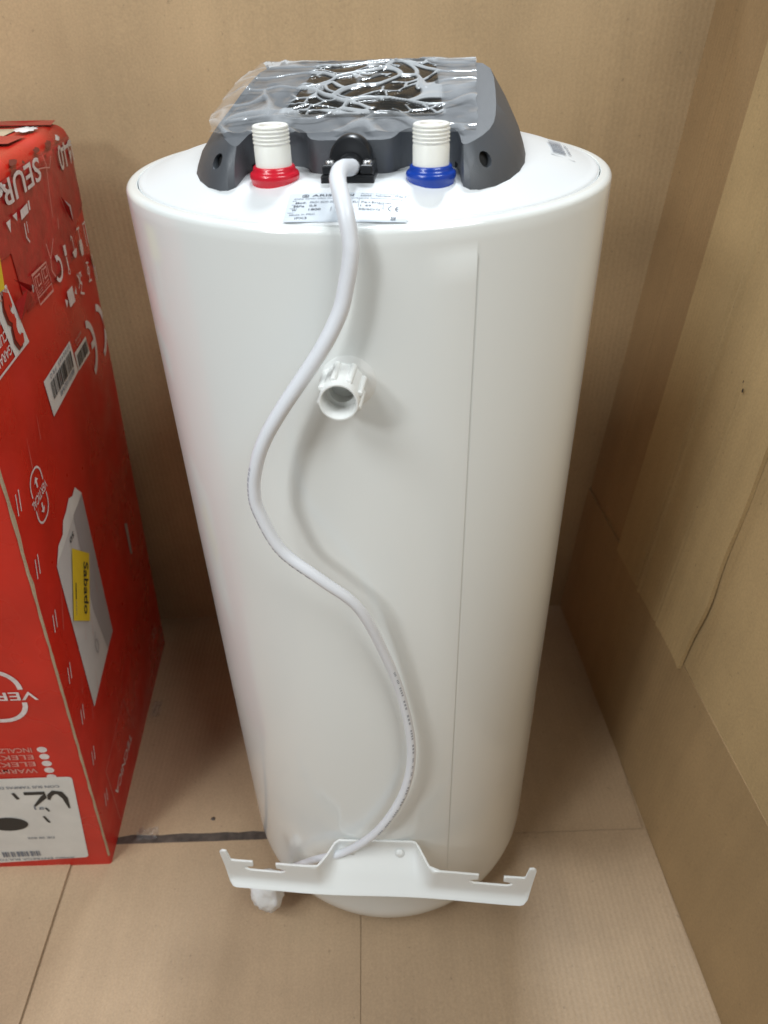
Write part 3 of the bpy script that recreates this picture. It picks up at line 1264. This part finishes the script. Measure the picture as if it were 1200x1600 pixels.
# handling symbols
ic = Flat()
ic.stroke([(.384, .722), (.399, .722)], .0022)                       # posts
ic.stroke([(.387, .720), (.389, .696)], .0020)
ic.stroke([(.396, .720), (.398, .697)], .0020)
ic.stroke([(.356, .724), (.368, .723)], .0024)                       # glass
ic.stroke([(.362, .723), (.362, .711)], .0018)
ic.poly([(.357, .711), (.367, .711), (.369, .702), (.366, .693), (.358, .693), (.355, .702)])
ic.stroke([(.331, .722), (.327, .724), (.325, .720)], .0016)         # umbrella
ic.stroke([(.331, .722), (.331, .708)], .0016)
ic.poly([(.322, .708), (.341, .708), (.338, .702), (.331, .699), (.325, .702)])
ic.poly([(.291, .724), (.300, .723), (.299, .712), (.291, .713)])    # stack limit
ic.stroke([(.295, .711), (.2955, .698)], .0035)
ic.arc(.295, .695, .0035, .0025, 0, 360, .0012, 12)
ic.arc(.259, .709, .013, .011, -150, 95, .0040, 18)                  # recycling loop
ic.poly([(.255, .724), (.266, .722), (.258, .716)])
ic.poly([(.398, .683), (.409, .681), (.410, .668), (.400, .669)])    # brush
for q in range(4):
    ic.stroke([(.401+q*.003, .667), (.403+q*.003, .650+.004*(q % 2))], .0013)
ic.stroke([(.366, .683), (.377, .680)], .0022)
ic.stroke([(.371, .680), (.371, .660)], .0020)
ic.stroke([(.365, .661), (.378, .659)], .0022)
ic.arc(.371, .672, .005, .004, 0, 360, .0016, 12)
ic.stroke([(.320, .684), (.333, .668), (.322, .662), (.336, .656)], .0024)
ic.arc(.331, .676, .006, .006, 0, 300, .0020, 12)
ic.stroke([(.318, .668), (.338, .682)], .0016)
ic.poly([(.270, .681), (.293, .680), (.294, .662), (.271, .663)])    # clamp here block
ic.poly([(.258, .677), (.267, .672), (.259, .667)])
ic.poly([(.306, .675), (.297, .670), (.305, .666)])
ic.build('printed_symbol', M_r, TO, 'print', box)
# conformity mark, upside down
cm = Flat()
for cx in (.374, .318):
    ptsn = [(cx+.031*math.cos(t), .592-.031*math.sin(t)) for t in [(-80+160*i/20)*PI/180 for i in range(21)]]
    cm.stroke(ptsn, .0088)
cm.stroke([(.349, .592), (.330, .592)], .0085)
cm.build('conformity_mark', M_r, E_, 'print', box)
# barcode stickers
st = Flat().poly([(.146, .633), (.252, .632), (.260, .592), (.152, .591)]).build('barcode_sticker', M_r, E_, 'sticker', box)
barcode(Flat(), .163, .605, .246, .624, 66, True, 2).build('barcode', M_r, E_+.0005, 'ink_black', st)
Flat().text('8003311027640', (.245, .603), (-.060, 0), (0, -.0060)).build('lettering', M_r, E_+.0005, 'ink_soft', st)
Flat().text('3 7 0 0 4 6 5   P R O', (.246, .631), (-.080, 0), (0, -.0050)).build('lettering', M_r, E_+.0005, 'ink_soft', st)
st = Flat().poly([(.260, .614), (.314, .612), (.318, .589), (.262, .591)]).build('barcode_sticker', M_r, E_, 'sticker', box)
barcode(Flat(), .266, .594, .312, .609, 40, True, 9).build('barcode', M_r, E_+.0005, 'ink_black', st)
rtext('MADE IN PRC', .300, .625, .030, .004, 'print_dim', E_)
rtext('IPX3', .292, .619, .018, .003, 'print_dim', E_)
# white guarantee panel with the red numeral
gp = Flat().poly([(.070, .744), (.111, .742), (.133, .681), (.092, .683)]).build('guarantee_panel', M_r, E_, 'sticker', box)


def glyph3(dx, dy):
    F_ = Flat()
    F_.stroke([(.1085+dx, .722+dy), (.1045+dx, .731+dy), (.099+dx, .733+dy), (.0965+dx, .727+dy), (.099+dx, .717+dy), (.105+dx, .712+dy), (.110+dx, .713+dy)], [.004, .009, .010, .010, .010, .008, .005])
    F_.stroke([(.1095+dx, .712+dy), (.1035+dx, .706+dy), (.1035+dx, .697+dy), (.109+dx, .690+dy), (.116+dx, .690+dy), (.118+dx, .694+dy)], [.006, .009, .010, .010, .009, .005])
    return F_


glyph3(-.003, -.001).build('numeral_shadow', M_r, E_+.0005, 'dark_red', gp)
glyph3(.001, .001).build('numeral', M_r, E_+.0010, 'red', gp)
Flat().text('ANOS', (.112, .741), (-.030, 0), (0, -.007)).build('lettering', M_r, E_+.0005, 'print_dim', gp)
Flat().stroke([(.133, .6815), (.092, .6825), (.0, .684)], .0022).build('panel_line', M_r, E_, 'print', box)
rtext('GARANTIA', .088, .698, .060, .009, 'print', E_)
rtext('CUBA', .085, .712, .032, .009, 'print', E_)
rtext('INCLUIDA', .080, .728, .055, .009, 'print', E_)
# yellow slip on the tape by the front edge
Flat().poly([(.050, .778), (.109, .774), (.101, .742), (.048, .746)]).build('yellow_slip', M_r, TO, 'yellow', box)


def vertical_mark(mapfn, cx, cy, w, h, lw, name, fx, mt='print'):
    """rounded frame broken by the word VERTICAL, an arrow in each half"""
    F_ = Flat()
    gy = h*.13
    r = min(w*.42, h/2-gy-.0015)
    for sgn in (1, -1):
        ptsn = [(cx-w/2, cy+sgn*gy), (cx-w/2, cy+sgn*(h/2-r))]
        ptsn += [(cx-w/2+r-r*math.cos(t), cy+sgn*(h/2-r+r*math.sin(t))) for t in [PI/2*i/8 for i in range(1, 9)]]
        ptsn += [(cx+w/2-r+r*math.sin(t), cy+sgn*(h/2-r+r*math.cos(t))) for t in [PI/2*i/8 for i in range(0, 9)]]
        ptsn += [(cx+w/2, cy+sgn*gy)]
        F_.stroke(ptsn, lw)
        a0, a1 = cy+sgn*gy*1.25, cy+sgn*h*.37
        F_.stroke([(cx, a0), (cx, a1-sgn*h*.08)], lw*1.5)
        F_.poly([(cx-w*.17, a1-sgn*h*.09), (cx+w*.17, a1-sgn*h*.09), (cx, a1)])
    F_.text('VERTICAL', (cx+fx*w*.68, cy+h*.085), (-fx*w*1.36, 0), (0, -h*.17))
    return F_.build(name, mapfn, E_, mt, box)


vertical_mark(M_r, .067, .551, .034, .056, .0022, 'vertical_mark', 1)
vertical_mark(M_f, .088, .340, .090, .078, .0055, 'vertical_mark', -1)
for s_, t_ in ((.018, .577), (.021, .5), (.026, .423), (.027, .344), (.031, .27), (.030, .194), (.034, .102)):
    sl = Flat()
    for d in (-.004, .004):
        sl.stroke([(s_+d+.0025, t_+.009), (s_+d-.0025, t_-.011)], .0019)
    sl.build('tear_mark', M_r, E_, 'print', box)
# picture of the heater, torn at its top
pp = Flat().poly([(.064, .464), (.180, .476), (.180, .255), (.067, .238)]).build('product_picture', M_r, E_, 'photo_grey', box)
tn = [(.064, .464), (.080, .478), (.098, .479), (.108, .490), (.122, .492), (.138, .498), (.150, .493), (.163, .496), (.172, .486), (.181, .4765)]
Flat().poly(tn).build('torn_paper', M_r, E_+.0004, 'sticker', pp)
Flat().poly([(.140, .474), (.180, .475), (.180, .255), (.150, .252), (.132, .340)]).build('picture_shade', M_r, E_+.0004, 'photo_shade', pp)
Flat().arc(.117, .292, .005, .010, 0, 360, .0022, 16).stroke([(.113, .303), (.121, .312)], .0016).build('picture_valve', M_r, E_+.0008, 'photo_shade', pp)
rtext('50', .128, .462, .016, .007, 'ink_black', E_+.0008, par=pp)
# yellow day sticker, set askew
YA, YB, YC, YD = (Vector(p) for p in ((.111, .450), (.158, .405), (.112, .339), (.068, .382)))
ys_ = Flat().poly([tuple(YA), tuple(YB), tuple(YC), tuple(YD)]).build('day_sticker', M_r, E_+.0014, 'yellow', box)


def ymap(u, v, off):
    # u along the writing (down the picture), v across it
    p = YA*(1-u)*(1-v) + YB*(1-u)*v + YC*u*v + YD*u*(1-v)
    return M_r(p.x, p.y, off)


Flat().text('Sabado', (.14, .62), (.76, 0), (0, .28)).build('lettering', ymap, E_+.0019, 'ink_black', ys_)
Flat().rect(.62, .735, .66, .80).build('accent', ymap, E_+.0019, 'ink_black', ys_)
Flat().rect(.47, .135, .70, .175).build('printed_rule', ymap, E_+.0019, 'ink_black', ys_)
Flat().text('SEUR 05-22', (.72, .13), (.20, 0), (0, .05)).build('lettering', ymap, E_+.0019, 'ink_soft', ys_)
# lower right print
rtext('TECNICA', .162, .068, .098, .015, 'print', E_)
Flat().stroke([(.163, .138), (.052, .129), (.057, .013)], .0010).stroke([(.163, .138), (.182, .049)], .0008).build('thin_rules', M_r, E_, 'print_dim', box)
rtext('33.', .372, .085, .030, .022, 'print_dim', E_)
Flat().poly([(.318, .330), (.330, .322), (.326, .268), (.318, .276)]).build('worn_patch', M_r, E_, 'photo_shade', box)
sc_ = Flat()
rr = random.Random(12)
for k in range(26):
    s_, t_ = rr.uniform(.05, .38), rr.uniform(.10, .66)
    dl = rr.uniform(.01, .05)
    sc_.stroke([(s_, t_), (s_-dl*rr.uniform(.1, .5), t_-dl)], [.0002, .0008])
sc_.build('scratches', M_r, E_+.0002, 'print_dim', box)['kind'] = 'stuff'
# torn board along the front right edge
V, F = [], []
n = 90
for i in range(n+1):
    z = .02+.72*i/n
    wv = .0004+.0055*max(0, noise.noise((z*38, 4.4, 0)))*smooth01((z-.36)/.25)+.0012*noise.noise((z*90, 1, 1))
    wv = max(.0002, wv)
    V.append(M_r(wv+.0012, z, .0006))
    V.append(M_r(.0003, z, -.0001))
    V.append(M_f(.0012+.0008*noise.noise((z*50, 7, 7)), z, .0006))
for i in range(n):
    for k in (0, 1):
        F.append((i*3+k, i*3+k+1, (i+1)*3+k+1, (i+1)*3+k))
obj('torn_edge', V, F, 'kraft_edge', box)


# front side print (upside down: reads toward the right-hand edge)
def ftext(s, l0, z0, w, h, m='print', off=E_, par=None):
    return Flat().text(s, (l0, z0), (w, 0), (0, -h)).build('lettering', M_f, off, m, par or box)


for k, s_ in enumerate(('INCALZITOR DE APA ELECTRIC', 'ELEKTRIVEEBOILER', 'ELEKTRONISKAIS', 'WARMWASSERSPEICHER')):
    ftext(s_, .053+.0005*k, .2525-.0128*k, .15, .0085, 'print_dim')
dt = Flat()
for k in range(5):
    dt.disc(.0415-.0002*k, .2478-.0128*k, .0058, .0052, 18)
dt.build('printed_dots', M_f, E_*.5, 'print', box)
fs_ = Flat().poly(rounded([(.017, .196), (.175, .196), (.180, .012), (.027, .020)], .006)).build('courier_sticker', M_f, E_, 'sticker', box)
g = Flat()
g.stroke([(.080, .166), (.056, .166), (.0575, .158), (.072, .140)], [.0062, .0062, .0070, .0030])
g.stroke([(.0525, .152), (.050, .161), (.044, .167), (.037, .165), (.0325, .154), (.031, .133)], [.003, .006, .007, .007, .0065, .002])
g.stroke([(.093, .168), (.089, .155)], .004)
g.disc(.1130, .1030, .0245, .0145)
g.stroke([(.066, .118), (.063, .108), (.061, .104)], .003)
g.stroke([(.060, .136), (.057, .128)], .0025)
g.build('courier_print', M_f, E_+.0006, 'ink_black', fs_)
Flat().text('a1', (.062, .132), (.012, 0), (0, .008)).build('lettering', M_f, E_+.0006, 'ink_soft', fs_)
barcode(Flat(), .088, .028, .138, .040, 40, True, 6).build('barcode', M_f, E_+.0006, 'ink_soft', fs_)
Flat().text('CON SUS TARIFAS DE ENVIO', (.035, .181), (.10, 0), (0, -.005)).build('lettering', M_f, E_+.0006, 'ink_soft', fs_)
Flat().text('DE 28 022', (.062, .072), (.034, 0), (0, -.004)).build('lettering', M_f, E_+.0006, 'ink_soft', fs_)
Flat().text('AVISO ENTREGA BULTO 01', (.045, .0235), (.110, 0), (0, -.0045)).build('lettering', M_f, E_+.0006, 'ink_soft', fs_)

# top of the carton: bare board patch, tape bands and scuffs
tb = Flat()


def blob(cx, cy, rx, ry, sd, n=40):
    return [(cx+rx*math.cos(2*PI*i/n)*(1+.7*noise.noise((math.cos(2*PI*i/n)*5, math.sin(2*PI*i/n)*5, sd))), cy+ry*math.sin(2*PI*i/n)*(1+.7*noise.noise((math.cos(2*PI*i/n)*5, math.sin(2*PI*i/n)*5, sd+4)))) for i in range(n)]


def top_patch(name, poly, off, m):
    F_ = clip_grid(poly, 14, 14)
    return obj(name, [M_t(a, b, off) for a, b in F_.v], F_.f, m, box, True)


top_patch('bare_board', [(.16, .045), (.36, .035), (.385, .36), (.05, .36), (.06, .13)], .0006, 'kraft_edge')
top_patch('top_tape', [(.255, .015), (.305, .012), (.315, .37), (.262, .37)], .0016, 'tape')
top_patch('top_tape', [(.375, .004), (.405, .006), (.400, .37), (.378, .37)], .0016, 'tape')
top_patch('scuffed_paper', blob(.17, .050, .050, .030, 3.0), .0026, 'scuff')
top_patch('scuffed_paper', blob(.34, .022, .018, .010, 5.0), .0026, 'scuff')
top_patch('blue_scrap', [(.222, .058), (.236, .050), (.238, .080), (.226, .086)], .0030, 'blue_bit')

# ------------------------------------------------------------------ scraps on the floor
def scrap(name, cx, cy, rx, ry, sd, label, cat, m):
    V, F = [], []
    k = 18
    for j in range(k+1):
        for i in range(k+1):
            a, b = i/k*2-1, j/k*2-1
            x = cx+rx*a*(1+.2*noise.noise((b*2, sd, 0)))
            y = cy+ry*b*(1+.3*noise.noise((a*2, sd, 3)))
            z = .0012+.0085*abs(noise.noise((a*2.3, b*2.3, sd)))
            V.append((x-cx, y-cy, z))
    F = [(j*(k+1)+i, j*(k+1)+i+1, (j+1)*(k+1)+i+1, (j+1)*(k+1)+i) for j in range(k) for i in range(k)]
    o = obj(name, V, F, m, None, True)
    o.location = (cx, cy, 0)
    at_ = o.data.attributes.new('loose', 'FLOAT', 'POINT')
    at_.data.foreach_set('value', [.5]*len(V))
    o['label'], o['category'] = label, cat
    return o


scrap('tape_scrap', -.335, -.030, .014, .008, 1.0, 'crumpled clear tape scrap on the floor gap beside the red carton', 'tape', 'clear_tape')
scrap('tape_scrap', -.372, .186, .007, .016, 6.0, 'thin clear tape shred lying beside the lower back of the red carton', 'tape', 'clear_tape')
bm = bmesh.new()
bmesh.ops.create_icosphere(bm, subdivisions=2, radius=.0026)
for v in bm.verts:
    v.co = Vector((v.co.x*1.2, v.co.y, v.co.z*.45))*(1+.3*noise.noise(v.co*500))
crumb = bmobj('dirt_crumb', bm, 'gap_dark', None, True)
crumb.location = (-.248, -.010, .001)
crumb['label'], crumb['category'] = 'small dark crumb of dirt on the cardboard floor behind the gap', 'crumb'
